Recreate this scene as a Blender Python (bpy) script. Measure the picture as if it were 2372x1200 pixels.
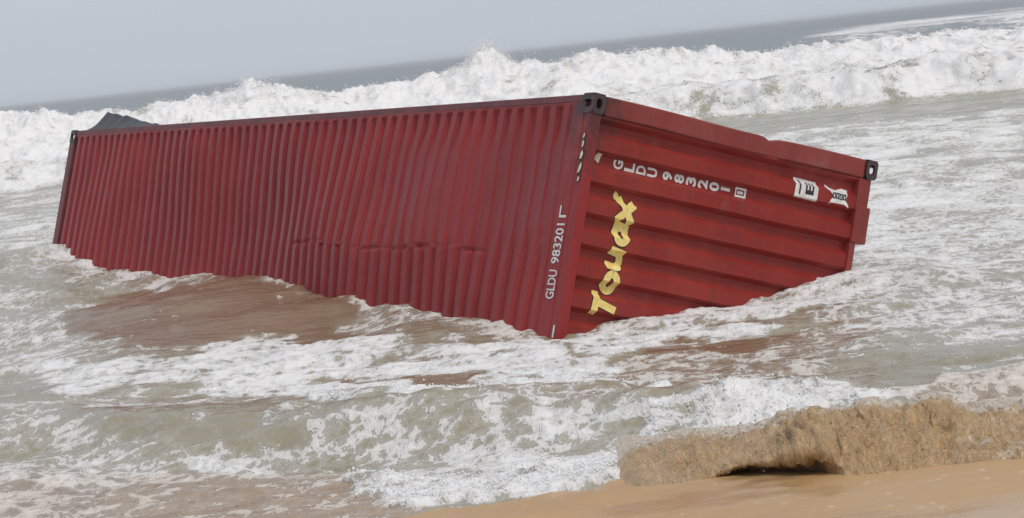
import bpy, bmesh, math, random
import numpy as np
from mathutils import Matrix, Vector

for o in list(bpy.data.objects): bpy.data.objects.remove(o)
S = bpy.context.scene
COL = S.collection
rnd = random.Random(7)

# ---------------------------------------------------------------- camera, sky, sun, exposure
FPX, CX, CY, HC = 5501.0, 1186.0, 600.0, 2.29      # focal length and centre in photograph pixels, eye height
CAM = np.array([[0.99405, -0.10896, 0.0], [-0.0094, -0.08572, 0.99627], [-0.10855, -0.99034, -0.08624]])
cam_d = bpy.data.cameras.new('camera'); cam = bpy.data.objects.new('camera', cam_d); COL.objects.link(cam)
cam_d.sensor_width = 36.0; cam_d.lens = 36.0 * FPX / 2372.0
cam_d.clip_start = 0.1; cam_d.clip_end = 20000
r_, d_, f_ = CAM[:, 0], CAM[:, 1], CAM[:, 2]
cam.matrix_world = Matrix(((r_[0], -d_[0], -f_[0], 0), (r_[1], -d_[1], -f_[1], 0), (r_[2], -d_[2], -f_[2], HC), (0, 0, 0, 1)))
S.camera = cam
S.render.resolution_x, S.render.resolution_y = 1024, 518

SUN_EL, SUN_AZ = math.radians(58), math.radians(140)   # azimuth clockwise from +Y (north)
w = bpy.data.worlds.new('World'); S.world = w; w.use_nodes = True
nt = w.node_tree; nt.nodes.clear()
out = nt.nodes.new('ShaderNodeOutputWorld'); bg = nt.nodes.new('ShaderNodeBackground')
sky = nt.nodes.new('ShaderNodeTexSky'); sky.sky_type = 'NISHITA'; sky.sun_disc = False
sky.sun_elevation = SUN_EL; sky.sun_rotation = SUN_AZ
sky.air_density = 1.0; sky.dust_density = 4.0; sky.ozone_density = 1.0
mix = nt.nodes.new('ShaderNodeMix'); mix.data_type = 'RGBA'
mix.inputs[0].default_value = 0.86                      # thin even cloud over the sky
mix.inputs[7].default_value = (5.45, 5.9, 6.65, 1)
tc = nt.nodes.new('ShaderNodeTexCoord'); mp = nt.nodes.new('ShaderNodeMapping'); mp.inputs['Scale'].default_value = (1, 1, 3.5)
nz = nt.nodes.new('ShaderNodeTexNoise'); nz.inputs['Scale'].default_value = 2.2; nz.inputs['Detail'].default_value = 5
cl = nt.nodes.new('ShaderNodeMix'); cl.data_type = 'RGBA'; cl.inputs[6].default_value = (5.1, 5.6, 6.4, 1); cl.inputs[7].default_value = (6.0, 6.35, 6.95, 1)
nt.links.new(tc.outputs['Generated'], mp.inputs[0]); nt.links.new(mp.outputs[0], nz.inputs['Vector'])
nt.links.new(nz.outputs[0], cl.inputs[0]); nt.links.new(cl.outputs[2], mix.inputs[7])
nt.links.new(sky.outputs[0], mix.inputs[6]); nt.links.new(mix.outputs[2], bg.inputs[0])
bg.inputs[1].default_value = 0.10
nt.links.new(bg.outputs[0], out.inputs[0])
sun_d = bpy.data.lights.new('sun', 'SUN'); sun_d.energy = 1.5; sun_d.angle = math.radians(14); sun_d.color = (1.0, 0.95, 0.88)
sun = bpy.data.objects.new('sun', sun_d); COL.objects.link(sun)
sd = Vector((math.sin(SUN_AZ) * math.cos(SUN_EL), math.cos(SUN_AZ) * math.cos(SUN_EL), math.sin(SUN_EL)))
sun.rotation_euler = sd.to_track_quat('Z', 'Y').to_euler(); sun.location = sd * 60
S.view_settings.view_transform = 'Standard'; S.view_settings.look = 'None'
S.view_settings.exposure = 0.12; S.view_settings.gamma = 1.0; S.view_settings.use_curve_mapping = False

# ---------------------------------------------------------------- helpers
def tag(o, label=None, cat=None, group=None, kind=None):
    if label: o['label'] = label
    if cat: o['category'] = cat
    if group: o['group'] = group
    if kind: o['kind'] = kind
    return o
def mesh_np(name, V, F, mat, smooth=True, attrs=None, parent=None):
    """V (n,3) array, F (m,k) int array -> one mesh object"""
    V = np.asarray(V, np.float32); F = np.asarray(F, np.int32); k = F.shape[1]
    me = bpy.data.meshes.new(name)
    me.vertices.add(len(V)); me.vertices.foreach_set('co', V.ravel())
    me.loops.add(F.size); me.loops.foreach_set('vertex_index', F.ravel())
    me.polygons.add(len(F)); me.polygons.foreach_set('loop_start', np.arange(0, F.size, k, dtype=np.int32))
    me.polygons.foreach_set('use_smooth', np.full(len(F), smooth))
    for an, av in (attrs or {}).items():
        a = me.attributes.new(an, 'FLOAT', 'POINT'); a.data.foreach_set('value', np.asarray(av, np.float32).ravel())
    me.materials.append(mat); me.update(calc_edges=True); me.validate()
    o = bpy.data.objects.new(name, me); COL.objects.link(o); o.parent = parent
    return o
def obj_bm(name, bm, mat, parent=None, smooth=False):
    bmesh.ops.recalc_face_normals(bm, faces=bm.faces)
    me = bpy.data.meshes.new(name); bm.to_mesh(me); bm.free(); me.materials.append(mat)
    if smooth: me.polygons.foreach_set('use_smooth', np.full(len(me.polygons), True))
    o = bpy.data.objects.new(name, me); COL.objects.link(o); o.parent = parent
    return o
def grid_faces(nr, nc):
    i = np.arange(nr * nc).reshape(nr, nc)
    return np.stack([i[:-1, :-1], i[:-1, 1:], i[1:, 1:], i[1:, :-1]], -1).reshape(-1, 4)
rs = np.random.RandomState(3)
PERM = np.tile(rs.permutation(256), 3)
G2 = np.stack([np.cos(np.arange(256) * 2.399), np.sin(np.arange(256) * 2.399)], 1)
G3 = rs.normal(size=(256, 3)); G3 /= np.linalg.norm(G3, axis=1)[:, None]
def pn2(x, y):
    xi, yi = np.floor(x).astype(int), np.floor(y).astype(int); fx, fy = x - xi, y - yi
    xi &= 255; yi &= 255
    u, v = fx**3 * (fx * (fx * 6 - 15) + 10), fy**3 * (fy * (fy * 6 - 15) + 10)
    def g(a, b, dx, dy):
        h = G2[PERM[PERM[(xi + a) & 255] + ((yi + b) & 255)]]; return h[..., 0] * dx + h[..., 1] * dy
    n0 = g(0, 0, fx, fy) * (1 - u) + g(1, 0, fx - 1, fy) * u
    n1 = g(0, 1, fx, fy - 1) * (1 - u) + g(1, 1, fx - 1, fy - 1) * u
    return (n0 * (1 - v) + n1 * v) * 1.5
def fbm(x, y, o=4, gain=.5, lac=2.03):
    s, a = 0, 1.0
    for k in range(o):
        s = s + a * pn2(x + 17.3 * k, y - 9.1 * k); x = x * lac; y = y * lac; a *= gain
    return s
def billow(x, y, o=4, gain=.55, lac=2.1):
    s, a, t = 0, 1.0, 0
    for k in range(o):
        s = s + a * np.abs(pn2(x + 31.7 * k, y + 5.3 * k)); t += a; x = x * lac; y = y * lac; a *= gain
    return s / t
def pn3(x, y, z):
    xi, yi, zi = (np.floor(t).astype(int) for t in (x, y, z)); fx, fy, fz = x - xi, y - yi, z - zi
    fd = lambda t: t**3 * (t * (t * 6 - 15) + 10)
    u, v, s = fd(fx), fd(fy), fd(fz)
    def g(a, b, c):
        h = G3[PERM[PERM[PERM[(xi + a) & 255] + ((yi + b) & 255)] + ((zi + c) & 255)]]
        return h[..., 0] * (fx - a) + h[..., 1] * (fy - b) + h[..., 2] * (fz - c)
    L = lambda a, b, t: a + (b - a) * t
    return 1.4 * L(L(L(g(0,0,0), g(1,0,0), u), L(g(0,1,0), g(1,1,0), u), v), L(L(g(0,0,1), g(1,0,1), u), L(g(0,1,1), g(1,1,1), u), v), s)
def sst(e0, e1, x):
    t = np.clip((x - e0) / (e1 - e0), 0, 1); return t * t * (3 - 2 * t)
def ground(px, py, z=0.0):
    """where the sight line through a photograph pixel meets the level z"""
    d = CAM @ np.array([px - CX, py - CY, FPX]); t = (z - HC) / d[2]
    return np.array([d[0] * t, d[1] * t])
def chart(x, y):
    """inverse of ground() at z = 0: a chart of the water surface used to lay out foam"""
    c = np.stack([x, y, np.full_like(x, -HC)]); c = np.tensordot(CAM.T, c, 1)
    return CX + FPX * c[0] / c[2], CY + FPX * c[1] / c[2]

# ---------------------------------------------------------------- materials
class N:
    def __init__(s, name):
        s.m = bpy.data.materials.new(name); s.m.use_nodes = True; s.t = s.m.node_tree
        s.p = s.t.nodes['Principled BSDF']; s.out = s.t.nodes['Material Output']
    def n(s, typ, **kw):
        o = s.t.nodes.new(typ)
        for k, v in kw.items(): setattr(o, k, v)
        return o
    def l(s, a, b): s.t.links.new(a, b)
    def set(s, sock, v):
        if hasattr(v, 'is_linked') or isinstance(v, bpy.types.NodeSocket): s.l(v, sock)
        else: sock.default_value = v
    def math(s, op, a, b=None, c=None, clamp=False):
        o = s.n('ShaderNodeMath', operation=op, use_clamp=clamp)
        for i, v in enumerate((a, b, c)):
            if v is not None: s.set(o.inputs[i], v)
        return o.outputs[0]
    def mix(s, f, a, b):
        o = s.n('ShaderNodeMix', data_type='RGBA'); s.set(o.inputs[0], f)
        s.set(o.inputs[6], a if hasattr(a, 'links') else (*a, 1)); s.set(o.inputs[7], b if hasattr(b, 'links') else (*b, 1)); return o.outputs[2]
    def ramp(s, f, e0, e1, a=0.0, b=1.0):
        o = s.n('ShaderNodeMapRange', interpolation_type='SMOOTHSTEP')
        s.set(o.inputs[0], f)
        for i, v in zip((1, 2, 3, 4), (e0, e1, a, b)): s.set(o.inputs[i], v)
        return o.outputs[0]
    def co(s): return s.n('ShaderNodeTexCoord').outputs['Object']
    def noise(s, vec, scale, detail=4, rough=.5, dist=0.0, out=0):
        o = s.n('ShaderNodeTexNoise'); s.l(vec, o.inputs['Vector'])
        o.inputs['Scale'].default_value = scale; o.inputs['Detail'].default_value = detail
        o.inputs['Roughness'].default_value = rough; o.inputs['Distortion'].default_value = dist
        return o.outputs[out]
    def vor(s, vec, scale, feature='F1'):
        o = s.n('ShaderNodeTexVoronoi', feature=feature); s.l(vec, o.inputs['Vector']); o.inputs['Scale'].default_value = scale
        return o.outputs['Distance']
    def mapping(s, vec, scale=(1, 1, 1), rot=(0, 0, 0)):
        o = s.n('ShaderNodeMapping'); s.l(vec, o.inputs[0]); o.inputs['Scale'].default_value = scale; o.inputs['Rotation'].default_value = rot
        return o.outputs[0]
    def attr(s, name): return s.n('ShaderNodeAttribute', attribute_name=name).outputs['Fac']
    def bump(s, h, strength, dist, prev=None):
        o = s.n('ShaderNodeBump'); o.inputs['Strength'].default_value = strength; o.inputs['Distance'].default_value = dist
        s.l(h, o.inputs['Height'])
        if prev: s.l(prev, o.inputs['Normal'])
        return o.outputs[0]

def make_water():
    M = N('sea_water'); c = M.co(); D = M.attr('foam'); T = M.attr('turbid')
    wv = M.n('ShaderNodeVectorMath', operation='MULTIPLY_ADD')
    nz = M.noise(c, 1.3, 3, .55, out=1); M.l(nz, wv.inputs[0]); wv.inputs[1].default_value = (.38, .5, 0); M.l(c, wv.inputs[2])
    wc = wv.outputs[0]
    n1 = M.noise(M.mapping(wc, (1.1, .85, 1)), 2.1, 4, .55)
    MD = M.attr('middle'); inv = M.math('SUBTRACT', 1.0, MD)
    n1 = M.math('ADD', M.math('MULTIPLY', n1, inv), M.math('MULTIPLY', M.noise(M.mapping(wc, (1, .55, 1)), .95, 6, .62, .8), MD))
    n2 = M.noise(M.mapping(wc, (1.2, .8, 1)), 7.0, 7, .66)
    n3 = M.noise(M.mapping(c, (1.7, .62, 1)), 6.0, 5, .6, 1.3)
    string = M.math('SUBTRACT', 1.0, M.math('MULTIPLY', M.math('ABSOLUTE', M.math('SUBTRACT', n3, .5)), 6.5), clamp=True)
    e1 = M.math('ADD', M.math('MULTIPLY', M.vor(wc, 3.4, 'DISTANCE_TO_EDGE'), inv), M.math('MULTIPLY', M.vor(M.mapping(wc, (1, .5, 1)), 1.5, 'DISTANCE_TO_EDGE'), MD)); e2 = M.vor(M.mapping(wc, (1.15, .8, 1)), 8.5, 'DISTANCE_TO_EDGE')
    lace = M.math('SUBTRACT', 1.0, M.math('ADD', M.math('MULTIPLY', e1, 1.5), M.math('MULTIPLY', e2, 1.2)), clamp=True)
    blob = M.math('SUBTRACT', 1.0, M.math('MULTIPLY', M.vor(M.mapping(wc, (1.25, .7, 1)), 5.0), 1.5), clamp=True)
    hi = M.ramp(D, .12, .50)
    cell = M.math('ADD', M.math('MULTIPLY', blob, M.math('SUBTRACT', 1.0, hi)), M.math('MULTIPLY', lace, hi))
    P = M.math('ADD', M.math('MULTIPLY', M.ramp(n1, .30, .70), M.ramp(MD, 0, 1, .25, .42)), M.math('MULTIPLY', M.ramp(n2, .30, .70), M.ramp(MD, 0, 1, .22, .16)))
    P = M.math('ADD', P, M.math('MULTIPLY', cell, M.ramp(MD, 0, 1, .42, .30)))
    P = M.math('ADD', P, M.math('MULTIPLY', string, .16))
    speck = M.math('MULTIPLY', M.ramp(M.vor(M.mapping(c, (1.2, .55, 1)), 17.0), .10, .20, .30, 0), M.ramp(M.noise(c, 1.6, 3, .6), .42, .60))
    P = M.math('ADD', P, M.math('MULTIPLY', speck, M.ramp(D, .04, .25)))
    thr = M.math('SUBTRACT', 1.0, D)
    P = M.math('ADD', M.math('MULTIPLY', P, 2.1), -.66)
    dif = M.math('SUBTRACT', P, thr)
    foam = M.math('ADD', M.math('MULTIPLY', M.ramp(dif, -.07, .12), .70), M.math('MULTIPLY', M.ramp(dif, .0, .6), .30))
    film = M.math('MULTIPLY', M.ramp(dif, -.55, .08, 0, .30), M.ramp(D, .10, .45))
    foam = M.math('MAXIMUM', foam, film)
    gn = M.noise(c, .55, 3, .5)
    body = M.mix(T, M.mix(gn, (.255, .232, .150), (.345, .315, .222)), M.mix(gn, (.200, .125, .072), (.270, .180, .112)))
    body = M.mix(M.math('SUBTRACT', T, 1.0, clamp=True), body, M.mix(gn, (.360, .250, .155), (.430, .310, .200)))   # sand showing through a thin sheet
    T = M.math('MINIMUM', T, 1.0)
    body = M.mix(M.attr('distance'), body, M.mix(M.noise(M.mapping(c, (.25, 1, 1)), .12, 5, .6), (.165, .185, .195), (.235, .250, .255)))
    fcol = M.mix(M.math('MULTIPLY', T, .45), M.mix(M.noise(c, 5, 5, .6), (.73, .71, .69), (.85, .835, .825)), (.62, .50, .38))
    M.l(M.mix(foam, body, fcol), M.p.inputs['Base Color'])
    FA = M.attr('distance')
    M.l(M.ramp(foam, 0, 1, M.ramp(FA, 0, 1, .10, .38), .75), M.p.inputs['Roughness'])
    M.p.inputs['IOR'].default_value = 1.33
    M.l(M.ramp(foam, 0, 1, M.ramp(FA, 0, 1, .5, .32), .15), M.p.inputs['Specular IOR Level'])
    rip = M.noise(M.mapping(c, (.55, 1.5, 1)), 5.0, 6, .6, .4)
    b = M.bump(M.noise(M.mapping(c, (.3, 1, 1)), .5, 5, .6), .25, .6)
    b = M.bump(rip, .55, .05, b)
    b = M.bump(M.noise(c, 22, 4, .6), .35, .012, b)
    lumps = M.math('ADD', M.math('MULTIPLY', M.math('MULTIPLY', M.noise(c, 9, 6, .7), M.ramp(FA, 0, .35, 1, .35)), .030), M.math('MULTIPLY', M.ramp(dif, -.3, .9), .012))
    b = M.bump(M.math('MULTIPLY', foam, lumps), .85, 1.0, b)
    M.l(b, M.p.inputs['Normal'])
    return M.m

def make_sand():
    M = N('wet_sand'); c = M.co()
    col = M.mix(M.noise(c, 1.4, 5, .6), (.43, .255, .108), (.51, .320, .150))
    col = M.mix(M.ramp(M.noise(c, 160, 3, .6), .55, .75, 0, .5), col, (.27, .16, .08))
    fl = M.ramp(M.vor(M.mapping(c, (1.1, .42, 1)), 10.0), .12, .22, 1, 0)
    fl = M.math('MULTIPLY', fl, M.ramp(M.noise(c, 2.2, 4, .6), .40, .52))
    col = M.mix(M.math('MULTIPLY', fl, .42), col, (.62, .50, .37))
    M.l(col, M.p.inputs['Base Color'])
    M.l(M.ramp(M.noise(c, 1.1, 4, .55),  .38, .60, .16, .55), M.p.inputs['Roughness'])
    b = M.bump(M.noise(c, 3.5, 4, .5), .4, .03); b = M.bump(M.noise(c, 90, 4, .6), .35, .004, b)
    M.l(b, M.p.inputs['Normal'])
    return M.m

def make_lip():
    M = N('sandy_surf'); c = M.co()
    f1 = M.noise(c, 5.5, 6, .62, .5)
    f2 = M.noise(M.mapping(c, (2.0, .45, .55)), 13, 5, .6, .8); f3 = M.noise(M.mapping(c, (1.9, .5, .6)), 30, 5, .62, .7)
    st1 = M.math('SUBTRACT', 1.0, M.math('MULTIPLY', M.math('ABSOLUTE', M.math('SUBTRACT', f2, .5)), 9.0), clamp=True)
    st2 = M.math('SUBTRACT', 1.0, M.math('MULTIPLY', M.math('ABSOLUTE', M.math('SUBTRACT', f3, .5)), 8.0), clamp=True)
    col = M.mix(M.ramp(f1, .34, .66), (.42, .250, .108), (.58, .370, .175))
    col = M.mix(M.math('MULTIPLY', st2, .35), col, (.56, .38, .20))
    col = M.mix(M.math('MULTIPLY', st1, .45), col, (.64, .46, .27))
    col = M.mix(M.ramp(f3, .36, .26, 0, .15), col, (.24, .14, .065))
    fm = M.math('ADD', M.attr('foam'), M.math('MULTIPLY', M.math('SUBTRACT', M.noise(c, 6, 7, .66, .8), .5), 1.6))
    col = M.mix(M.ramp(fm, .42, .66, 0, .9), col, (.74, .64, .52))
    M.l(col, M.p.inputs['Base Color']); M.p.inputs['Roughness'].default_value = .27
    b = M.bump(st1, .7, .014); b = M.bump(st2, .6, .007, b); M.l(b, M.p.inputs['Normal'])
    return M.m

def make_paint(name, c0, c1, rough=.42, soot=True):
    M = N(name); c = M.co()
    big = M.noise(M.mapping(c, (1, .6, .35)), 1.6, 5, .6)
    col = M.mix(M.ramp(big, .3, .7), c0, c1)
    streak = M.noise(M.mapping(c, (7, 7, .5)), 2.2, 6, .65)
    col = M.mix(M.ramp(streak, .48, .76, 0, .50), col, tuple(.45 * k + .022 for k in c0))
    rust = M.ramp(M.noise(c, 6, 8, .72), .63, .71)
    col = M.mix(M.math('MULTIPLY', rust, .7), col, (.10, .045, .022))
    chalk = M.ramp(M.noise(c, 2.4, 6, .7), .56, .8, 0, .16)
    col = M.mix(chalk, col, (.42, .30, .28))
    if soot:       # greasy black stain spreading from the battered corner
        ln = M.n('ShaderNodeVectorMath', operation='LENGTH'); M.l(M.mapping(c, (.9, .9, .55)), ln.inputs[0])
        st = M.math('ADD', ln.outputs['Value'], M.math('MULTIPLY', M.math('SUBTRACT', M.noise(c, 5, 6, .65), .5), .9))
        col = M.mix(M.ramp(st, .05, .42, .75, 0), col, (.035, .028, .028))
    scr = M.ramp(M.noise(M.mapping(c, (3, .35, 14)), 1.6, 5, .7), .66, .72, 0, .30)
    col = M.mix(scr, col, (.34, .16, .14))
    M.p.inputs['Specular IOR Level'].default_value = .32
    M.l(col, M.p.inputs['Base Color'])
    M.l(M.ramp(big, .3, .7, rough - .08, rough + .14), M.p.inputs['Roughness'])
    b = M.bump(M.noise(c, 3.0, 4, .55), .35, .03); b = M.bump(M.noise(c, 60, 5, .7), .25, .003, b); M.l(b, M.p.inputs['Normal'])
    return M.m

def make_simple(name, a, b_, rough=.5, scale=14, metal=0.0):
    M = N(name); c = M.co()
    M.l(M.mix(M.ramp(M.noise(c, scale, 6, .65), .35, .68), a, b_), M.p.inputs['Base Color'])
    M.p.inputs['Roughness'].default_value = rough; M.p.inputs['Metallic'].default_value = metal
    M.l(M.bump(M.noise(c, scale * 4, 4, .6), .3, .004), M.p.inputs['Normal'])
    return M.m

MAT = dict(
    water=make_water(), sand=make_sand(), lip=make_lip(),
    roof=make_paint('faded_red_paint', (.245, .018, .018), (.305, .031, .031), .40),
    end=make_paint('red_paint', (.225, .018, .014), (.285, .032, .022), .42),
    frame=make_paint('frame_red_paint', (.21, .032, .028), (.27, .055, .045), .46),
    grime=make_simple('grimy_rail_paint', (.11, .026, .028), (.20, .036, .038), .5, 3),
    dark=make_simple('dark_steel', (.025, .026, .030), (.060, .058, .062), .5),
    casting=make_simple('worn_casting_paint', (.036, .030, .032), (.085, .042, .044), .5, 9),
    hole=make_simple('soot_black', (.008, .008, .008), (.016, .015, .015), .8),
    white=make_simple('white_print', (.62, .58, .56), (.80, .78, .76), .55, 25),
    yellow=make_simple('yellow_print', (.76, .56, .14), (.86, .72, .30), .5, 20),
    black=make_simple('black_print', (.012, .011, .012), (.03, .028, .028), .55, 25),
    cream=make_simple('cream_print', (.70, .58, .38), (.80, .72, .55), .55, 25),
    foam=make_simple('spray_foam', (.76, .76, .76), (.84, .84, .84), .7, 8),
)

# ---------------------------------------------------------------- beach
def beach_z(x, y): return .06 * (12.2 - y) + .03 * np.clip(x, -9, 9)
xs = np.concatenate([np.linspace(-40, -7, 12), np.linspace(-6.5, 6.5, 260), np.linspace(7, 40, 12)])
ys = np.concatenate([np.linspace(-12, 8, 24), np.linspace(8.1, 15, 180), np.linspace(15.5, 40, 20)])
X, Y = np.meshgrid(xs, ys)
Z = beach_z(X, Y) + .018 * fbm(X * .9, Y * .9, 3) + .004 * fbm(X * 5, Y * 5, 2)
Z = np.where(Y < 9, np.minimum(Z, .45 + .02 * (9 - Y)), Z)
tag(mesh_np('beach', np.stack([X, Y, Z], -1).reshape(-1, 3), grid_faces(*X.shape), MAT['sand']), kind='structure')

# ---------------------------------------------------------------- sea: one sheet from the swash to the horizon
ta = np.concatenate([np.linspace(-.75, -.262, 26)[:-1], np.linspace(-.26, .26, 860), np.linspace(.264, .75, 26)[1:]])
yr = np.concatenate([HC * FPX / np.linspace(1480, 420, 470), np.arange(30.2, 54, .16), np.arange(54, 97, .105),
                     97 * np.exp(np.linspace(0, 1, 90)**1.25 * math.log(9000 / 97.))])
X = yr[:, None] * ta[None, :]; Y = np.repeat(yr[:, None], len(ta), 1)
QX, QY = chart(X, Y)
near = Y < 50
wq = np.clip(np.where(near, 1.0, 0.0), 0, 1)
QXw = QX + wq * 70 * fbm(X * .8, Y * .8, 4, .6); QYw = QY + wq * 26 * fbm(X * .8 + 40, Y * .8, 4, .6)
def poly_mask(pts, feather):
    px, py = QXw, QYw * 2.2; P = np.array(pts, float) * [1, 2.2]
    d2 = np.full(px.shape, 1e18); ins = np.zeros(px.shape, bool)
    for a, b in zip(P, np.roll(P, -1, 0)):
        e = b - a; t = np.clip(((px - a[0]) * e[0] + (py - a[1]) * e[1]) / (e @ e), 0, 1)
        d2 = np.minimum(d2, (px - a[0] - t * e[0])**2 + (py - a[1] - t * e[1])**2)
        if a[1] != b[1]:
            c = ((a[1] > py) != (b[1] > py)) & (px < (b[0] - a[0]) * (py - a[1]) / (b[1] - a[1]) + a[0]); ins ^= c
    d = np.sqrt(d2); d = np.where(ins, -d, d)
    return sst(feather, -feather, d)
D = np.full(X.shape, .30); T = np.full(X.shape, .22)
def lay(pts, foam=None, turb=None, feather=30):
    global D, T
    m = poly_mask(pts, feather) * (Y < 50)
    if foam is not None: D = D * (1 - m) + foam * m
    if turb is not None: T = T * (1 - m) + turb * m
D = np.where(Y > 20.5, .40, D)
lay([(1500, 300), (2900, 200), (2900, 640), (1990, 680), (1800, 560)], .66, .06, 50)
lay([(1900, 640), (2900, 640), (2900, 760), (1950, 800)], .52, .12, 50)
lay([(-900, 440), (160, 440), (150, 575), (-900, 560)], .50, .05, 30)
lay([(-900, 560), (190, 570), (230, 615), (-900, 625)], .62, .2, 20)
lay([(-900, 640), (250, 640), (260, 720), (160, 860), (-900, 900)], .44, .10, 40)  # streaky foam, thickened to pale the water in place of reflected sky
lay([(250, 650), (900, 690), (1270, 770), (1290, 800), (820, 800), (300, 690)], .36, .55, 25)
lay([(380, 662), (620, 672), (900, 715), (760, 712), (560, 690)], .66, .3, 12)
lay([(180, 780), (230, 740), (420, 705), (720, 705), (840, 745), (800, 790), (560, 825), (230, 812)], .02, 1.0, 22)
lay([(120, 850), (400, 835), (560, 815), (740, 792), (900, 830), (1100, 822), (1290, 800), (1420, 830), (1400, 880), (1650, 915), (1400, 935), (1090, 945),
     (1010, 985), (720, 985), (660, 935), (540, 930), (300, 905), (130, 915)], .82, .03, 22)
lay([(1270, 800), (1480, 768), (1750, 708), (1960, 650), (2010, 690), (1760, 748), (1480, 812)], .82, .05, 16)
lay([(640, 872), (900, 872), (1120, 862), (1150, 890), (1060, 915), (930, 900), (760, 888)], .16, .75, 14)
lay([(1400, 870), (1540, 795), (1800, 752), (2010, 745), (1960, 800), (1880, 880), (1640, 895)], .42, .85, 20)
lay([(1560, 790), (1800, 755), (1850, 775), (1700, 820), (1480, 830)], .10, 1.0, 16)
lay([(2000, 870), (2080, 840), (2210, 870), (2190, 915), (2030, 915)], .06, .25, 20)
lay([(-900, 930), (300, 930), (640, 945), (720, 1000), (1010, 995), (1250, 950), (1520, 935), (1500, 985), (1100, 1020), (840, 1060), (620, 1090), (-900, 1090)], .41, .22, 24)
lay([(120, 985), (500, 965), (800, 1000), (760, 1020), (300, 1030)], .27, .2, 20)
lay([(-900, 1085), (600, 1085), (830, 1090), (830, 1160), (1000, 1170), (900, 1300), (-900, 1400)], .52, 1.15, 24)
lay([(260, 1110), (820, 1100), (1000, 1170), (900, 1300), (250, 1250)], .36, 1.55, 30)
lay([(-900, 1080), (250, 1085), (230, 1130), (-900, 1140)], .58, .6, 18)
lay([(430, 1040), (560, 1030), (560, 1085), (420, 1080)], .72, .05, 18)
lay([(820, 1105), (1000, 1040), (1170, 1010), (1500, 985), (1700, 955), (2060, 925), (2000, 965), (1800, 1010), (1600, 1060), (1450, 1110), (1390, 1140), (1000, 1165), (850, 1160)], .82, .06, 22)
lay([(2040, 940), (2180, 890), (2900, 860), (2900, 1030), (2100, 1010)], .66, 1.3, 24)
lay([(900, 1040), (1150, 1000), (1500, 970), (1480, 1040), (1150, 1080), (880, 1100)], .56, .15, 24)
# farther out: the two lines of breakers and the open sea
xk = lambda px, y: (np.asarray(px, float) - CX) / FPX * y
def front_y(x): return 62.0 - .16 * np.clip(x, -30, 16) - .0 * x + 1.6 * fbm(x * .11, x * 0 + 3.3, 3)       # foot of the inner bore
yf = front_y(X)
crest_x = xk([-900, -300, 0, 100, 300, 450, 620, 720, 850, 1000, 1110, 1180, 1260, 1350, 1600, 1900, 2372, 2900, 3600], 85.0)
crest_h = np.array([1.9, 2.0, 2.10, 2.0, 1.70, 1.88, 2.06, 1.82, 1.62, 1.68, 2.0, 2.3, 1.85, 1.80, 1.70, 1.30, 1.22, 1.2, 1.2]) - .06
ch = np.interp(X[0] / 1.0 * 0 + 0, [0, 1], [0, 0])
CH = np.interp(X, crest_x, crest_h) * (1 + .10 * fbm(X * .45, Y * 0 + 1.7, 3))
yc = 85.0 + 1.4 * fbm(X * .09, Y * 0 + 8.8, 3) - .05 * X
zone = sst(0, .8, Y - yf) * sst(0, -6, Y - (yc + 9))
D = D * (1 - zone) + zone * (.88 + .26 * fbm(X * .22, Y * .16, 4) - .50 * np.exp(-((Y - yf - 7.5) / 2.6)**2) * sst(-.5, .5, fbm(X * .15, Y * .1 + 4, 3) + .25) + .25 * np.exp(-((Y - yc + 1) / 3)**2))
T = T * (1 - zone) + .02 * zone
gap = sst(-14, -5, Y - yf) * sst(0.2, -2.5, Y - yf) * sst(-2, 6, X) ; D = D * (1 - gap) + .10 * gap; T = T * (1 - gap) + .05 * gap
far = sst(0, 6, Y - (yc + 5)); D = D * (1 - far) + .0 * far; T = T * (1 - far)
patch = far * sst(.105, .17, X / Y) * sst(130, 180, Y) * sst(620, 330, Y) * (.62 + .5 * fbm(X * .05, Y * .02, 4)); D = D + patch
D = np.where(far > .5, D + .28 * np.clip(fbm(X * .02, Y * .05, 3) - .35, 0, 1), D)

# heights
Z = np.zeros(X.shape)
ctrl = np.array([(-5.59, 29.18, .55), (-5.09, 28.25, .45), (-4.66, 27.42, .33), (-4.32, 26.78, .27), (-3.38, 25.15, .30), (-2.54, 23.68, .29), (-1.66, 22.1, .22),
                 (-.94, 20.79, .17), (-.36, 19.75, .12), (.27, 18.59, .03), (.96, 18.95, .02), (1.96, 19.53, .03), (2.56, 19.87, .09), (2.84, 20.03, .12),
                 (-7.2, 30, .40), (-4.1, 25.2, .10), (-1.5, 20.6, .02), (-.7, 17.9, 0), (1.5, 17, 0), (4, 18, .0), (4.5, 22, .02), (-6, 22, .0), (-5, 19, .0), (6, 26, .0), (-9, 33, .1), (0, 15, 0), (3, 15, 0), (-3, 16, 0)])
num = np.zeros(X.shape); den = np.full(X.shape, 1e-4)
sel = Y < 45; xs_, ys_ = X[sel], Y[sel]; n_, d__ = np.zeros(xs_.shape), np.full(xs_.shape, 2e-3)
for a, b, c in ctrl:
    wgt = 1 / ((xs_ - a)**2 + (ys_ - b)**2 + .05)**2; n_ += wgt * c; d__ += wgt
Z[sel] = n_ / d__
wl = ctrl[:14, :2]; dm = np.full(xs_.shape, 99.)          # thin broken foam line where the water laps the steel
for a, b in zip(wl[:-1], wl[1:]):
    e = b - a; t = np.clip(((xs_ - a[0]) * e[0] + (ys_ - a[1]) * e[1]) / (e @ e), 0, 1); dm = np.minimum(dm, np.hypot(xs_ - a[0] - t * e[0], ys_ - a[1] - t * e[1]))
D[sel] += np.exp(-(dm / .24)**2) * (.22 + .35 * fbm(xs_ * 1.6, ys_ * 1.6, 3))
Z[sel] += .03 * np.exp(-(dm / .22)**2) * fbm(xs_ * 3.1, ys_ * 3.1, 3)
fade = sst(45, 30, Y)
shore = sst(11.5, 13.5, Y)
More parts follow.
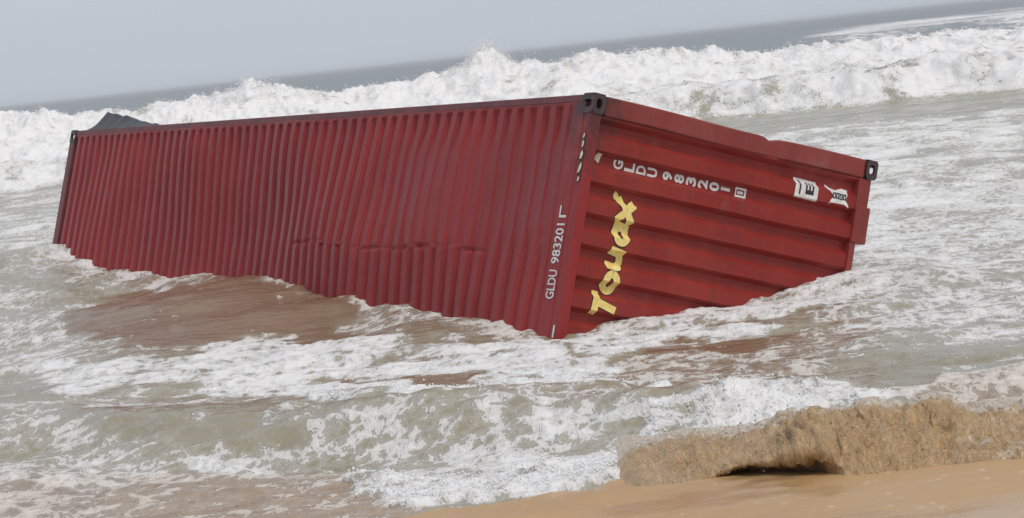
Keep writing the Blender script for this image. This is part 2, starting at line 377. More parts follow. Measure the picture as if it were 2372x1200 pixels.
Z += .035 * shore * fbm(X * .55, Y * 1.1, 4) * sst(60, 40, Y) + .05 * sst(20, 28, Y) * fbm(X * .25, Y * .7, 4) * sst(300, 60, Y)
Z += .015 * shore * fbm(X * 2.1 + .3 * Y, Y * 3.4, 4) * sst(50, 30, Y)
# the small green wave about to break on the sand
a0, a1 = ground(150, 1000), ground(1520, 965)
cy = np.interp(X, [-8, a0[0], -.6, a1[0], 1.6, 5], [a0[1] + 1.2, a0[1], 14.75, a1[1] - .2, a1[1] - .5, 14.6]) + .18 * fbm(X * .7, X * 0 + 4, 3)
hw = np.interp(X, [-8, -4, -2, 0, 1.2, 2, 6], [.08, .10, .15, .20, .16, .10, .08])
t_ = Y - cy
Z += hw * np.where(t_ < 0, np.exp(-(t_ / .55)**2), np.exp(-(t_ / 1.1)**2)) * (1 + .25 * fbm(X * 1.7, Y * 1.7, 3))
Z -= .05 * np.exp(-((t_ + 1.2) / .5)**2) * sst(-5, -3, X)
# thick foam of the shore break
sf = sst(.62, .9, D) * sst(17.2, 15.5, Y)
Z += sf * (.02 + .07 * (billow(X * 3.2, Y * 2.2, 4, .55) - .12) + .022 * fbm(X * 8, Y * 3.0, 3, .6)) + .05 * sst(.3, .9, D) * sst(20, 12, Y) * (billow(X * 4, Y * 4, 4) - .2) * (1 - sf)
# churn beside the container
ck = sst(.55, .9, D) * sst(17, 18, Y) * sst(36, 26, Y); Z += ck * .07 * (billow(X * 2.6, Y * 2.6, 5, .6) - .2)
# bores
u1 = Y - yf
bore = np.interp(X, [-20, -10, 0, 6, 16], [.72, .68, .68, .80, .92]) * (1 + .25 * fbm(X * .3, X * 0 + 6, 3))
Z += bore * np.where(u1 < 0, 0, sst(0, 2.6, u1)) * np.where(u1 > 3, np.maximum(.22, np.exp(-((u1 - 3) / 4.5)**2)), 1) * sst(6, 0, Y - yc)
u2 = Y - yc
Z += np.maximum(0, CH - .2) * np.where(u2 < 0, np.exp(-(np.abs(u2) / 3.4)**1.7), np.exp(-(u2 / 5.0)**2))
lump = sst(0, 1.2, u1) * sst(8, 1, u2)
crestw = np.exp(-(u2 / 2.4)**2)
bl = billow(X * .75, Y * .6, 4, .46)
Z += lump * (.55 + .45 * crestw) * (.55 * (.33 - bl)) + lump * .030 * fbm(X * 3.2, Y * 2.6, 3, .5)
plume = np.exp(-((X - (1185 - CX) / FPX * 85) / .72)**4) * np.exp(-(u2 / .8)**2)
plume2 = np.exp(-((X - (640 - CX) / FPX * 85) / .9)**2) * np.exp(-(u2 / .8)**2)
Z += plume * .30 * (.7 + 1.3 * np.abs(fbm(X * 1.5, Y * 1.2, 4))) + plume2 * .22 * (.6 + np.abs(fbm(X * 2, Y * 2, 4)))
Z += crestw * .26 * np.maximum(0, fbm(X * 1.1, Y * .9 + 7, 4, .5) - .05)
Z += .22 * far * fbm(X * .03, Y * .09, 3) * sst(97, 140, Y) * sst(3000, 900, Y)
Z += .9 * np.exp(-((Y - 172 - .25 * X) / 7)**2) * sst(12, 28, X)
Yd = Y + lump * .35 * fbm(X * 1.1, Y * .9 + 3, 3)
V = np.stack([X, Yd, Z], -1).reshape(-1, 3)
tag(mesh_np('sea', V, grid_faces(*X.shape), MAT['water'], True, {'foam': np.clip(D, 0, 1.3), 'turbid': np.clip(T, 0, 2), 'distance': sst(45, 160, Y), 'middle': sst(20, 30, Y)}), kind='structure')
SEA = (ta, yr, Z)
def sea_z(x, y):
    i = min(np.searchsorted(yr, y), len(yr) - 1); j = min(np.searchsorted(ta, x / y), len(ta) - 1); return Z[i, j]

# ---------------------------------------------------------------- spray thrown up along the breakers and the shore break
OCT = np.array([(1, 0, 0), (-1, 0, 0), (0, 1, 0), (0, -1, 0), (0, 0, 1), (0, 0, -1)], float)
OCF = np.array([(0, 2, 4), (2, 1, 4), (1, 3, 4), (3, 0, 4), (2, 0, 5), (1, 2, 5), (3, 1, 5), (0, 3, 5)])
def droplets(name, pts, rad, mat):
    pts = np.array(pts); rad = np.array(rad); n = len(pts)
    sc = rad[:, None] * (.6 + .9 * rs.rand(n, 3)); V = (OCT[None] * sc[:, None, :] + pts[:, None, :]).reshape(-1, 3)
    F = (OCF[None] + 6 * np.arange(n)[:, None, None]).reshape(-1, 3)
    return mesh_np(name, V, F, mat, True)
pts, rad = [], []
row = np.searchsorted(yr, 85)
for i in range(5000):
    x = rs.uniform(-24, 24); y0 = float(np.interp(x, X[row], yc[row]))
    y = y0 + rs.normal(0, .8); z = sea_z(x, y); pts.append((x, y, z + abs(rs.normal(0, .07)))); rad.append(rs.uniform(.008, .028))
for px, hgt, wid, k in ((1185, .26, .75, 900), (1140, .18, .4, 300), (640, .20, .9, 700), (560, .14, .6, 300), (1500, .14, .5, 250), (1880, .16, .3, 120)):
    xc = (px - CX) / FPX * 85
    for i in range(k):
        x = xc + rs.normal(0, wid); y = 85 + rs.normal(0, .5); z = sea_z(x, y) + abs(rs.normal(0, hgt)) * math.exp(-((x - xc) / wid)**2 * .6)
        pts.append((x, y, z)); rad.append(rs.uniform(.008, .026))
tag(droplets('breaker_spray', pts, rad, MAT['foam']), 'white spray flying off the breaking wave crests', kind='stuff')
# froth beads along the little wave collapsing on the sand
ii, jj = np.nonzero((sf > .25) & (np.abs(X / Y) < .25)); pk = rs.randint(0, len(ii), 2600)
px_, py_ = X[ii[pk], jj[pk]] + rs.normal(0, .03, 2600), Y[ii[pk], jj[pk]] + rs.normal(0, .04, 2600) - .03
up = np.abs(rs.normal(0, .012, 2600)) * (1 + 3 * (rs.rand(2600) > .96))
pts = [(a, b, sea_z(a, b) + c) for a, b, c in zip(px_, py_, up)]
tag(droplets('shore_froth', pts, rs.uniform(.0015, .0085, 2600), MAT['foam']), 'white froth and flying drops where the small wave meets the sand', kind='stuff')

# ---------------------------------------------------------------- sand-laden wave folding over on the beach
def build_lip():
    ns, ntp = 760, 150
    s = np.linspace(0, 1, ns); xx = .30 + 5.2 * s
    b0 = [ground(p, q, .03) for p, q in ((1400, 1128), (1560, 1122), (1700, 1112), (1830, 1118), (1950, 1128), (2150, 1120), (2372, 1112))]
    bx = [p[0] for p in b0] + [6]; by = [p[1] for p in b0] + [10.3]
    yb = np.interp(xx, bx, by) + .03 * fbm(xx * 3, xx * 0 + .5, 3)
    h = np.interp(xx, [.30, .5, .85, 1.2, 1.55, 1.9, 2.2, 2.6, 3.5, 6], [.0, .04, .10, .16, .20, .18, .14, .11, .10, .10]) * (1 + .38 * fbm(xx * 2.2, xx * 0 + 9, 4))
    ov = sst(.80, 1.12, xx) * sst(1.50, 1.40, xx)                 # where the lip hangs free
    bz = beach_z(xx, yb) - .10 * sst(.55, .30, xx)
    t = np.linspace(0, 1, ntp)
    # profile control points, from the back to the foot: (offset behind the foot, height)
    A_ = np.array([(1.9, -.25), (1.35, .25), (.95, .72), (.62, .97), (.42, .86), (.22, .60), (.07, .30), (-.03, .08), (-.06, -.12), (-.02, -.3)])
    B_ = np.array([(1.9, -.25), (1.35, .25), (.95, .72), (.62, .98), (.34, 1.0), (.12, .82), (.00, .58), (.04, .46), (.20, .40), (.30, -.3)])
    def spl(P, t):
        q = np.linspace(0, 1, len(P)); tt = t
        out = []
        for c in (0, 1):
            m = np.gradient(P[:, c], q); i = np.clip(np.searchsorted(q, tt) - 1, 0, len(P) - 2); hh = q[1]; u = (tt - q[i]) / hh
            out.append((2*u**3-3*u**2+1)*P[i, c] + (u**3-2*u**2+u)*hh*m[i] + (-2*u**3+3*u**2)*P[i+1, c] + (u**3-u**2)*hh*m[i+1])
        return np.stack(out, -1)
    C_ = np.array([(1.9, -.25), (1.35, .25), (1.0, .72), (.78, .97), (.60, .90), (.46, .62), (.30, .34), (.12, .14), (-.02, .02), (-.06, -.2)])   # low run-out
    pa, pb, pc = spl(A_, t), spl(B_, t), spl(C_, t)
    lo = np.clip(sst(1.0, .7, xx) + .85 * sst(1.60, 2.0, xx) + .25 * fbm(xx * 2.5, xx * 0 + 5, 2), 0, 1)[:, None, None]
    P = (pa[None] * (1 - lo) + pc[None] * lo) * (1 - ov[:, None, None]) + pb[None] * ov[:, None, None]
    YY = yb[:, None] + P[..., 0]; ZZ = bz[:, None] + P[..., 1] * h[:, None]; XX = np.repeat(xx[:, None], ntp, 1)
    # back of the wave sinks into the sea
    V = np.stack([XX, YY, ZZ], -1)
    du = np.gradient(V, axis=0); dv = np.gradient(V, axis=1); nrm = np.cross(dv, du); nrm /= np.linalg.norm(nrm, axis=-1, keepdims=True) + 1e-9
    if nrm[ns // 2, int(ntp * .45), 2] < 0: nrm = -nrm
    wob = .25 * pn3(XX * 5, YY * 5, ZZ * 5)
    strand = 1 - np.abs(pn3(XX * 15 + wob * 7, YY * 2.6 + wob * 2, ZZ * 3)) * 2.2
    rough = pn3(XX * 7, YY * 7, ZZ * 7) + .6 * (1 - 2 * np.abs(pn3(XX * 16, YY * 16, ZZ * 16))) + .45 * pn3(XX * 36, YY * 36, ZZ * 36)
    env = (sst(0, .25, t) * sst(1, .85, t))[None] * (np.clip(h / .2, .3, 1) * sst(.30, .75, xx))[:, None]
    V = V + nrm * (env * (.028 * strand + .020 * rough + .05 * pn3(XX * 3.1, YY * 3.1, ZZ * 3.1)))[..., None]
    foam = (.70 * sst(.50, .18, t)[None] + .17) * np.ones_like(XX) + .22 * sst(1.7, 2.5, XX) + .14 * sst(.62, .75, t)[None] * sst(1.75, 2.1, XX)
    lip = tag(mesh_np('sandy_wave', V.reshape(-1, 3), grid_faces(ns, ntp), MAT['lip'], True, {'foam': foam}), kind='structure')
    K = 2200; i = rs.randint(2, ns - 3, K); j = (ntp * (.15 + .72 * rs.rand(K))).astype(int)
    keep = pn3(V[i, j, 0] * 5, V[i, j, 1] * 5, V[i, j, 2] * 5) + rs.normal(0, .25, K) > -.1; i, j = i[keep], j[keep]; K = len(i)
    off = np.abs(rs.normal(0, .010, K)) * (1 + 3.5 * (rs.rand(K) > .90))
    pts = V[i, j] + nrm[i, j] * off[:, None] + rs.normal(0, .006, (K, 3))
    o = droplets('sandy_froth', pts, rs.uniform(.002, .006, K), MAT['lip']); o.parent = lip; tag(o, kind='stuff')
    a = o.data.attributes.new('foam', 'FLOAT', 'POINT'); a.data.foreach_set('value', np.repeat(rs.choice([.40, .50, .60], K), 6).astype(np.float32))
build_lip()

# ---------------------------------------------------------------- the shipping container
A = Vector((.7996, 18.8603, 1.8974))
U = Vector((-.49523, .86876, .00161)); VV = Vector((-.2646, -.14907, -.95277)); W = Vector((.82748, .47227, -.3037))
cont = bpy.data.objects.new('shipping_container', None); COL.objects.link(cont)
cont.matrix_world = Matrix(((W.x, U.x, -VV.x, A.x), (W.y, U.y, -VV.y, A.y), (W.z, U.z, -VV.z, A.z), (0, 0, 0, 1)))
cont.empty_display_size = .5
tag(cont, 'rusty red forty foot shipping container lying on its side in the surf', 'container')
LEN, HGT, WID = 12.192, 2.896, 2.438
# local axes: x roof -> floor, y near end -> far end, z up (0 at the upper edge, -WID at the lower one)
def box(bm, x0, x1, y0, y1, z0, z1, bev=.006):
    g = bmesh.ops.create_cube(bm, size=1.0)
    for v in g['verts']: v.co = Vector((x0 + (v.co.x + .5) * (x1 - x0), y0 + (v.co.y + .5) * (y1 - y0), z0 + (v.co.z + .5) * (z1 - z0)))
    if bev: bmesh.ops.bevel(bm, geom=list({e for v in g['verts'] for e in v.link_edges}), offset=bev, segments=2, affect='EDGES', profile=.5)
def part(name, mat, boxes, parent=cont, bev=.006):
    bm = bmesh.new()
    for b in boxes: box(bm, *b, bev)
    return obj_bm(name, bm, mat, parent)

def trap(s, pitch, crest, slope, depth):
    """trapezoid corrugation: 0 on the crest, depth in the trough; s = 0 at the middle of a crest"""
    a = np.abs((np.asarray(s) + pitch / 2) % pitch - pitch / 2)
    return depth * np.clip((a - crest / 2) / slope, 0, 1)
def trap_breaks(lo, hi, pitch, crest, slope, c0):
    o = [lo, hi]
    for k in range(int((lo - c0) / pitch) - 2, int((hi - c0) / pitch) + 3):
        for q in (-crest / 2 - slope, -crest / 2, crest / 2, crest / 2 + slope):
            v = c0 + k * pitch + q
            if lo + .004 < v < hi - .004: o.append(v)
    return np.array(sorted(o))

# roof: 56 cross corrugations, dented, with a fold along the middle
RP, RC, RS, RD, R0 = .2085, .086, .026, .031, .632
def roof_dent(y, v):
    d = .13 * sst(3.6, 7.0, y) * sst(11.2, 8.2, y) * sst(.1, 1.7, v)
    fold = np.clip(1 - np.abs(v - 1.30 - .03 * np.sin(y * 2.3)) / np.where(v < 1.30, 1.1, .55), 0, 1)
    d = d - .065 * fold * sst(.7, 2.4, y) * sst(6.6, 3.6, y)
    d = d + .03 * np.exp(-((y - 1.2) / .9)**2 - ((v - .9) / .6)**2) + .018 * fbm(y * .8, v * .9 + 3, 2) * sst(0, .3, v) * sst(2.4, 2.1, v)
    return d
def roof_panel():
    yb = trap_breaks(.30, LEN - .16, RP, RC, RS, R0)
    vb = np.concatenate([[.055, .075], np.linspace(.11, 1.10, 26), np.linspace(1.13, 1.50, 26), np.linspace(1.54, 2.33, 22), [2.365, 2.385]])
    Yg, Vg = np.meshgrid(yb, vb)
    amp = sst(.075, .115, Vg) * sst(2.365, 2.325, Vg)
    flat = sst(4.0, 2.6, Yg) * sst(.18, .5, Vg) * sst(1.42, 1.0, Vg); amp = amp * (1 - .62 * flat)
    amp = amp * sst(.30, .42, Yg)
    prof = trap(Yg - R0, RP, RC, RS, RD) * amp
    cr = sst(1.0, 2.0, Yg) * sst(5.9, 4.6, Yg) * np.exp(-((Vg - 1.30 - .03 * np.sin(Yg * 2.3) - .010 * np.sin(Yg * 9)) / .022)**2)
    cr = cr * (.35 + .65 * sst(-.15, .25, fbm(Yg * 2.3, Vg * 0 + 2, 3)))
    lean = Yg + .015 * np.sin(Vg * 2.4) * flat + .006 * fbm(Vg * 1.3, Yg * .6, 2)
    Xg = prof * (1 - .7 * cr) + roof_dent(Yg, Vg) + cr * .020 * (1 + 1.8 * fbm(Yg * 7, Vg * 9, 2)) + .004
    V = np.stack([Xg, lean, -Vg], -1).reshape(-1, 3)
    return mesh_np('roof_panel', V, grid_faces(*Yg.shape), MAT['roof'], False, parent=cont)
roof_panel()

# end wall: ridges running from roof to floor, recessed inside the frame
EP, EC, ES, ED, E0, EY = .2525, .104, .036, .056, .885, .028
def end_y(v): return EY + trap(np.asarray(v) - E0, EP, EC, ES, ED)
vb = trap_breaks(.160, WID - .160, EP, EC, ES, E0)
xb = np.linspace(.085, 2.775, 60)
Xg, Vg = np.meshgrid(xb, vb)
def end_dent(x, v): return .014 * fbm(x * 1.1, v * 1.3 + 11, 3) + .03 * np.exp(-((x - 1.9) / .5)**2 - ((v - 1.1) / .35)**2)
Yg = end_y(Vg) + end_dent(Xg, Vg)
V = np.stack([Xg, Yg, -Vg], -1).reshape(-1, 3)
mesh_np('end_wall', V, grid_faces(*Xg.shape), MAT['end'], False, parent=cont)

# frame
part('roof_header', MAT['roof'], [(-.004, .07, .118, .305, -WID + .06, -.06), (.0, .095, .006, .116, -WID + .12, -.12)])
part('roof_header', MAT['grime'], [(-.003, .10, LEN - .16, LEN - .004, -WID + .12, -.12)])
for z0 in (-.060, -WID):
    part('roof_rail', MAT['grime'], [(.002, .062, .18, LEN - .18, z0, z0 + .058)])
    part('floor_rail', MAT['frame'], [(HGT - .16, HGT - .03, .18, LEN - .18, z0 + (.0 if z0 < -1 else .02), z0 + (.04 if z0 < -1 else .058))])
def corner_post(y0, y1, z0, z1, kink):
    bm = bmesh.new(); box(bm, .121, HGT - .121, y0, y1, z0, z1, 0)
    bmesh.ops.bevel(bm, geom=list(bm.edges), offset=.012, segments=2, affect='EDGES', profile=.5)
    for k in np.linspace(.2, 2.7, 46):
        bmesh.ops.bisect_plane(bm, geom=list(bm.verts) + list(bm.edges) + list(bm.faces), plane_co=(k, 0, 0), plane_no=(1, 0, 0))
    if kink:
        for v in bm.verts:
            q = math.exp(-((v.co.x - 1.76) / .055)**2); top = (v.co.z > -.09)
            if top: v.co.z -= .028 * q
            if v.co.y < .05: v.co.y += .03 * math.exp(-((v.co.x - 1.83) / .08)**2)
            v.co.z += .006 * math.sin(v.co.x * 3.1); v.co.y += .004 * math.sin(v.co.x * 5.3)
    return obj_bm('corner_post', bm, MAT['frame'], cont)
corner_post(.004, .16, -.162, -.004, True); corner_post(.004, .16, -WID + .004, -WID + .162, False)
corner_post(LEN - .16, LEN - .004, -.162, -.004, False); corner_post(LEN - .16, LEN - .004, -WID + .004, -WID + .162, False)
# sill at the floor end, stepped back in the middle for the trailer gooseneck
part('floor_sill', MAT['frame'], [(2.735, 2.862, .010, .15, -.44, -.163), (2.738, HGT - .004, .004, .17, -.715, -.40), (2.735, 2.795, .012, .15, -1.72, -.716),
                                  (2.738, HGT - .004, .004, .17, -2.04, -1.722), (2.735, 2.862, .010, .15, -2.27, -2.0)])
part('floor_sill', MAT['frame'], [(2.74, HGT - .01, LEN - .15, LEN - .006, -2.27, -.163)])

# corner castings with their oval openings
def casting_mesh():
    bm = bmesh.new(); X_, Y_, Z_ = .118, .178, .162
    def plate(o, ua, va, ulen, vlen, ru, rv, inward):
        o, ua, va, inward = map(Vector, (o, ua, va, inward)); n = 20
        ring = []
        for k in range(n):
            a = 2 * math.pi * k / n; c, s = math.cos(a), math.sin(a)
            m = 1 / max(abs(c), abs(s)); ob = o + ua * (c * m * ulen / 2) + va * (s * m * vlen / 2)
            e = (abs(c)**2.6 + abs(s)**2.6)**(-1 / 2.6); ib = o + ua * (c * e * ru) + va * (s * e * rv)
            ring.append((bm.verts.new(ob), bm.verts.new(ib), bm.verts.new(ib + inward * .026)))
        for k in range(n):
            a, b = ring[k], ring[(k + 1) % n]
            bm.faces.new((a[0], b[0], b[1], a[1])); bm.faces.new((a[1], b[1], b[2], a[2]))
    plate((0, Y_/2, -Z_/2), (0, 1, 0), (0, 0, 1), Y_, Z_, .060, .032, (1, 0, 0))
    plate((X_, Y_/2, -Z_/2), (0, 1, 0), (0, 0, 1), Y_, Z_, 0.001, .001, (-1, 0, 0))
    plate((X_/2, 0, -Z_/2), (1, 0, 0), (0, 0, 1), X_, Z_, .028, .042, (0, 1, 0))
    plate((X_/2, Y_, -Z_/2), (1, 0, 0), (0, 0, 1), X_, Z_, .001, .001, (0, -1, 0))
    plate((X_/2, Y_/2, 0), (1, 0, 0), (0, 1, 0), X_, Y_, .028, .045, (0, 0, -1))
    plate((X_/2, Y_/2, -Z_), (1, 0, 0), (0, 1, 0), X_, Y_, .001, .001, (0, 0, 1))
    bmesh.ops.remove_doubles(bm, verts=bm.verts, dist=.0006)
    return bm
base = None
for sx in (0, 1):
    for sy in (0, 1):
        for sz in (0, 1):
            bm = casting_mesh()
            for v in bm.verts:
                v.co = Vector((HGT + .004 - v.co.x if sx else v.co.x - .006, LEN + .004 - v.co.y if sy else v.co.y - .004, -WID - .004 - v.co.z if sz else v.co.z + .006))
            obj_bm('corner_casting', bm, MAT['casting'], cont)

# side walls (upper one is torn at the far end), floor with cross members, doors
def side_wall(z, sgn, y1):
    yb = trap_breaks(.16, y1, .278, .072, .068, .3)
    xb = np.array([.06, .9, 1.8, HGT - .16]); Xg, Yg = np.meshgrid(xb, yb)
    Zg = z - sgn * trap(Yg - .3, .278, .072, .068, .036) + .01 * fbm(Xg, Yg * .6, 2)
    mesh_np('side_wall', np.stack([Xg, Yg, Zg], -1).reshape(-1, 3), grid_faces(*Xg.shape), MAT['end'], False, parent=cont)
side_wall(-.030, 1, 9.2); side_wall(-WID + .03, -1, LEN - .16)
part('floor_panel', MAT['dark'], [(HGT - .175, HGT - .15, .16, LEN - .16, -WID + .05, -.05)], bev=0)
for k in range(30):
    part('cross_member', MAT['dark'], [(HGT - .149, HGT - .035, .75 + k * .375, .80 + k * .375, -WID + .05, -.05)], bev=0)
for z0 in (-1.215, -WID + .165):
    d = part('door', MAT['end'], [(.105, HGT - .16, LEN - .10, LEN - .05, z0, z0 + 1.05)])
    for q in (.3, .75):
        bm = bmesh.new(); bmesh.ops.create_cone(bm, cap_ends=True, segments=10, radius1=.017, radius2=.017, depth=2.6)
        bmesh.ops.rotate(bm, verts=bm.verts, cent=(0, 0, 0), matrix=Matrix.Rotation(math.pi / 2, 3, 'Y'))
        bmesh.ops.translate(bm, verts=bm.verts, vec=(HGT / 2, LEN - .03, z0 + q)); obj_bm('locking_rod', bm, MAT['dark'], d)

# torn sheet of the upper side folded up at the far end
def torn_sheet():
    yb = np.linspace(9.6, 12.12, 64); sb = np.concatenate([np.linspace(0, .7, 9), np.linspace(.75, 1, 5)])
    Yg, Sg = np.meshgrid(yb, sb)
    ridge = np.interp(Yg, [9.6, 10.4, 11.55, 11.68, 12.12], [.03, .11, .255, .262, .0])
    up = np.minimum(Sg / .7, 1); back = np.maximum(Sg - .7, 0) / .3
    Xg = .07 + .16 * up + .55 * back * (.3 + ridge * 2)
    Zg = -.004 + ridge * (up - .22 * back) + .012 * fbm(Yg * 2.6, Sg * 3, 3) * up + .010 * np.sin(Yg * 19) * up * (1 - back)
    V = np.stack([Xg, Yg, Zg], -1).reshape(-1, 3)
    o = mesh_np('torn_side_sheet', V, grid_faces(*Yg.shape), MAT['dark'], False, parent=cont)
    sm = o.modifiers.new('thickness', 'SOLIDIFY'); sm.thickness = .006
    o['label'] = 'dark torn wall sheet bent up at the far end'
torn_sheet()

# lettering and stickers follow the ridges
def text_mesh(body, bold=.0, shear=0.0):
    cu = bpy.data.curves.new('t', 'FONT'); cu.body = body; cu.offset = bold; cu.shear = shear; cu.resolution_u = 3
    o = bpy.data.objects.new('t', cu); COL.objects.link(o)
    bpy.context.view_layer.update()
    me = bpy.data.meshes.new_from_object(o.evaluated_get(bpy.context.evaluated_depsgraph_get()))
    bm = bmesh.new(); bm.from_mesh(me); bpy.data.objects.remove(o); bpy.data.curves.remove(cu); bpy.data.meshes.remove(me)
    return bm
def fit(bm, w_, h_):
    xs = [v.co.x for v in bm.verts]; ys = [v.co.y for v in bm.verts]; x0, x1, y0, y1 = min(xs), max(xs), min(ys), max(ys)
    for v in bm.verts: v.co = Vector(((v.co.x - (x0 + x1) / 2) / (x1 - x0) * w_, (v.co.y - (y0 + y1) / 2) / (y1 - y0) * h_, 0))
    return bm
def on_end(bm, cx, cv, rot, lift=.004):
    """plane shape -> end wall at (cx, cv); rot turns it anticlockwise as seen from outside"""
    bmesh.ops.rotate(bm, verts=bm.verts, cent=(0, 0, 0), matrix=Matrix.Rotation(rot, 3, 'Z'))
    for v in bm.verts: v.co = Vector((cx + v.co.x, 0, -cv + v.co.y))
    zs = [-v.co.z for v in bm.verts]
    for b in trap_breaks(min(zs), max(zs), EP, EC, ES, E0)[1:-1]:
        bmesh.ops.bisect_plane(bm, geom=list(bm.verts) + list(bm.edges) + list(bm.faces), plane_co=(0, 0, -b), plane_no=(0, 0, 1))
    for v in bm.verts:
        v.co.y = float(end_y(-v.co.z)) + float(end_dent(np.array(v.co.x), np.array(-v.co.z))) - lift
    return bm
def on_header(bm, cy, cv, rot, lift=.010):
    """plane shape -> flat strip of the roof beside the edge; seen from outside, +y is to the left"""
    bmesh.ops.rotate(bm, verts=bm.verts, cent=(0, 0, 0), matrix=Matrix.Rotation(rot, 3, 'Z'))
    for v in bm.verts: v.co = Vector((-lift, cy - v.co.x, -cv + v.co.y))
    return bm
def merge(bms):
    o = bmesh.new()
    for b in bms:
        me = bpy.data.meshes.new('x'); b.to_mesh(me); b.free(); o.from_mesh(me); bpy.data.meshes.remove(me)
    return o
def poly(pts):
    bm = bmesh.new(); bm.faces.new([bm.verts.new((x, y, 0)) for x, y in pts]); return bm
Q = math.pi / 2
# identification code down the end wall, each character turned on its side
chars = [(c, .37 + .112 * i) for i, c in enumerate('GLDU')] + [(c, .855 + .1155 * i) for i, c in enumerate('983201')]
for c, cx in chars:
    wch = .03 if c == '1' else .085
    o = obj_bm('code_character', on_end(fit(text_mesh(c, .036), wch * .86, .096), cx, .506, Q), MAT['white'], cont)
def ring(w_, h_, t):
    bm = bmesh.new(); o = [(-w_/2, -h_/2), (w_/2, -h_/2), (w_/2, h_/2), (-w_/2, h_/2)]; i = [(x * (1 - 2 * t / w_), y * (1 - 2 * t / h_)) for x, y in o]
    a = [bm.verts.new((x, y, 0)) for x, y in o]; b = [bm.verts.new((x, y, 0)) for x, y in i]
    for k in range(4): bm.faces.new((a[k], a[(k+1) % 4], b[(k+1) % 4], b[k]))
    return bm
obj_bm('code_character', on_end(merge([ring(.080, .115, .017), fit(text_mesh('1', .03), .024, .058)]), 1.59, .506, Q), MAT['white'], cont)
# owner's name in yellow, reading upwards, bent letters on a dark edge
def arc(cx, cy, rx, ry, a0, a1, n=14): return [(cx + rx * math.cos(math.radians(a0 + (a1 - a0) * k / n)), cy + ry * math.sin(math.radians(a0 + (a1 - a0) * k / n))) for k in range(n + 1)]
def stroke(pts, wd):
    bm = bmesh.new(); P = [Vector((*p, 0)) for p in pts]; L_, R_ = [], []
    for k, p in enumerate(P):
        d = (P[min(k + 1, len(P) - 1)] - P[max(k - 1, 0)]).normalized(); nn = Vector((-d.y, d.x, 0)) * wd / 2
        L_.append(bm.verts.new(p + nn)); R_.append(bm.verts.new(p - nn))
    for k in range(len(P) - 1): bm.faces.new((R_[k], R_[k + 1], L_[k + 1], L_[k]))
    return bm
GLYPH = dict(T=[[(-.5, .42), (.5, .42)], [(.06, .40), (-.10, -.5)]], o=[arc(0, 0, .36, .36, 0, 360, 22)],
             u=[[(-.32, .5)] + arc(0, -.10, .33, .30, 190, 350, 10), [(.36, .5), (.30, -.5)]],
             a=[arc(-.02, -.04, .33, .34, 30, 390, 20), [(.36, .45), (.32, -.5)]], x=[[(-.45, .48), (.42, -.48)], [(.5, .48), (-.46, -.48)]])
name_spots = [('T', .410, 1.640, .19, .21), ('o', .440, 1.452, .19, .145), ('u', .455, 1.262, .18, .145), ('a', .472, 1.055, .19, .15), ('x', .480, .868, .20, .16)]
for c, cx, cv, wch, hch in name_spots:
    for pad, mat, nm, lift in ((.013, 'black', 'name_letter_edge', .003), (0, 'yellow', 'name_letter', .007)):
        bms = [on_end(stroke([(x * wch, y * hch) for x, y in st_], .062 + pad), cx, cv, Q - .10, lift + .001 * k) for k, st_ in enumerate(GLYPH[c])]
        obj_bm(nm, merge(bms), MAT[mat], cont)
obj_bm('name_flourish', on_end(poly([(-.03, -.03), (.025, -.02), (.05, .012), (.01, .03), (-.02, .015)]), .395, .765, Q, .006), MAT['yellow'], cont)
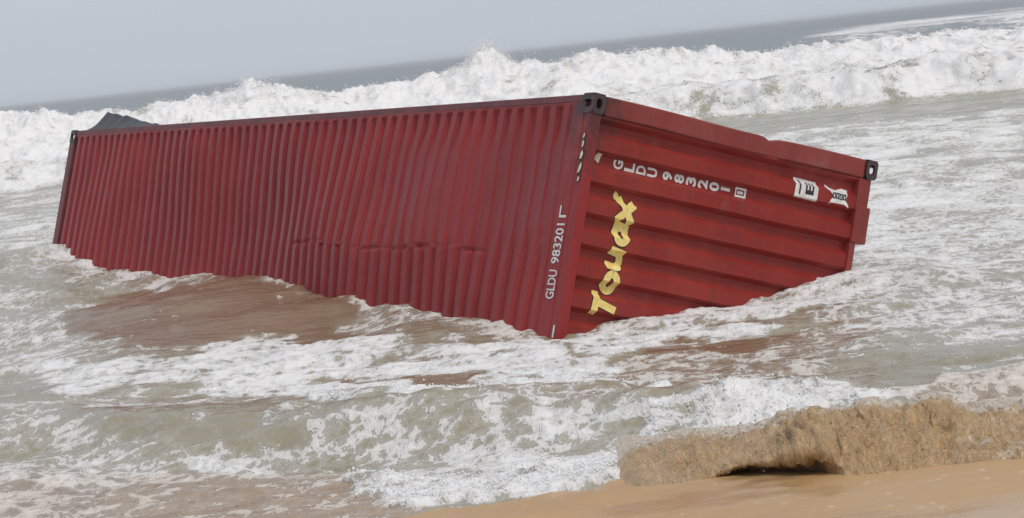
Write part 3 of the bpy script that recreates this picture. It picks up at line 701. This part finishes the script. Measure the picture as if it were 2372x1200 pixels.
# white notice with a dark letter, and a torn sticker
st = obj_bm('notice', on_end(poly([(-.09, -.115), (.075, -.12), (.08, .115), (-.085, .12)]), 2.215, .355, Q, .004), MAT['white'], cont)
obj_bm('notice_letter', on_end(merge([fit(text_mesh('E', .03), .10, .085)]), 2.245, .350, Q, .007), MAT['black'], st)
obj_bm('notice_bar', on_end(poly([(-.06, -.008), (.06, -.008), (.06, .008), (-.06, .008)]), 2.145, .352, Q, .007), MAT['black'], st)
st = obj_bm('torn_sticker', on_end(poly([(-.085, .10), (-.06, .08), (-.055, -.06), (-.08, -.115), (-.05, -.10), (-.02, -.07), (.045, -.085), (.075, -.115), (.08, -.05), (.05, .04), (.085, .13), (.05, .12), (.0, .06), (-.04, .085)]),
                                      2.555, .362, Q, .004), MAT['white'], cont)
rr = random.Random(4)
for k in range(4):
    obj_bm('sticker_mark', on_end(ring(.05, .032, .010), 2.50 + .036 * k, .36 + rr.uniform(-.006, .006), Q, .007), MAT['black'], st)
# same code painted up the roof edge
for body, cv, ln in (('GLDU', 1.545, .235), ('983201', 1.215, .325)):
    obj_bm('roof_code', on_header(fit(text_mesh(body, .018), ln, .125), .190, cv, Q), MAT['white'], cont)
obj_bm('roof_code', on_header(poly([(-.04, -.05), (-.02, -.05), (-.02, .04), (.06, .04), (.06, .06), (-.04, .06)]), .180, .965, Q), MAT['white'], cont)
# worn hazard flashes on the upper corner
rr = random.Random(9)
for cy, cv, a, b in ((.058, .340, .014, .022), (.056, .405, .016, .030), (.053, .495, .024, .036), (.048, .60, .022, .046), (.045, .69, .016, .022)):
    sh = [(-a, -b), (a * .4, -b * .8), (a, b * .3), (a * .3, b), (-a * .6, b * .5)]
    e = obj_bm('hazard_edge', on_header(poly([(x * 1.9, y * 1.35) for x, y in sh]), cy, cv, rr.uniform(-.2, .2), .003), MAT['black'], cont)
    obj_bm('hazard_flash', on_header(poly(sh), cy, cv, rr.uniform(-.2, .2), .006), MAT['cream'], e)
obj_bm('hazard_flash', on_end(poly([(-.03, -.02), (.012, -.045), (.03, .03), (-.02, .035)]), .17, .485, 0, .004), MAT['cream'], cont)
obj_bm('edge_mark', on_header(poly([(-.014, -.05), (.014, -.05), (.014, .05), (-.014, .05)]), .055, 1.915, 0, .004), MAT['white'], cont)

# ---------------------------------------------------------------- thin sea haze
hb = bmesh.new(); box(hb, -9000, 9000, -40, 9400, -4.0, 4.2, 0)
hm = bpy.data.materials.new('sea_haze'); hm.use_nodes = True; ht = hm.node_tree; ht.nodes.clear()
ho = ht.nodes.new('ShaderNodeOutputMaterial'); hv = ht.nodes.new('ShaderNodeVolumePrincipled')
hv.inputs['Color'].default_value = (.985, .99, 1.0, 1); hv.inputs['Density'].default_value = .0003; hv.inputs['Anisotropy'].default_value = .2
ht.links.new(hv.outputs[0], ho.inputs['Volume'])
tag(obj_bm('haze', hb, hm), kind='stuff')
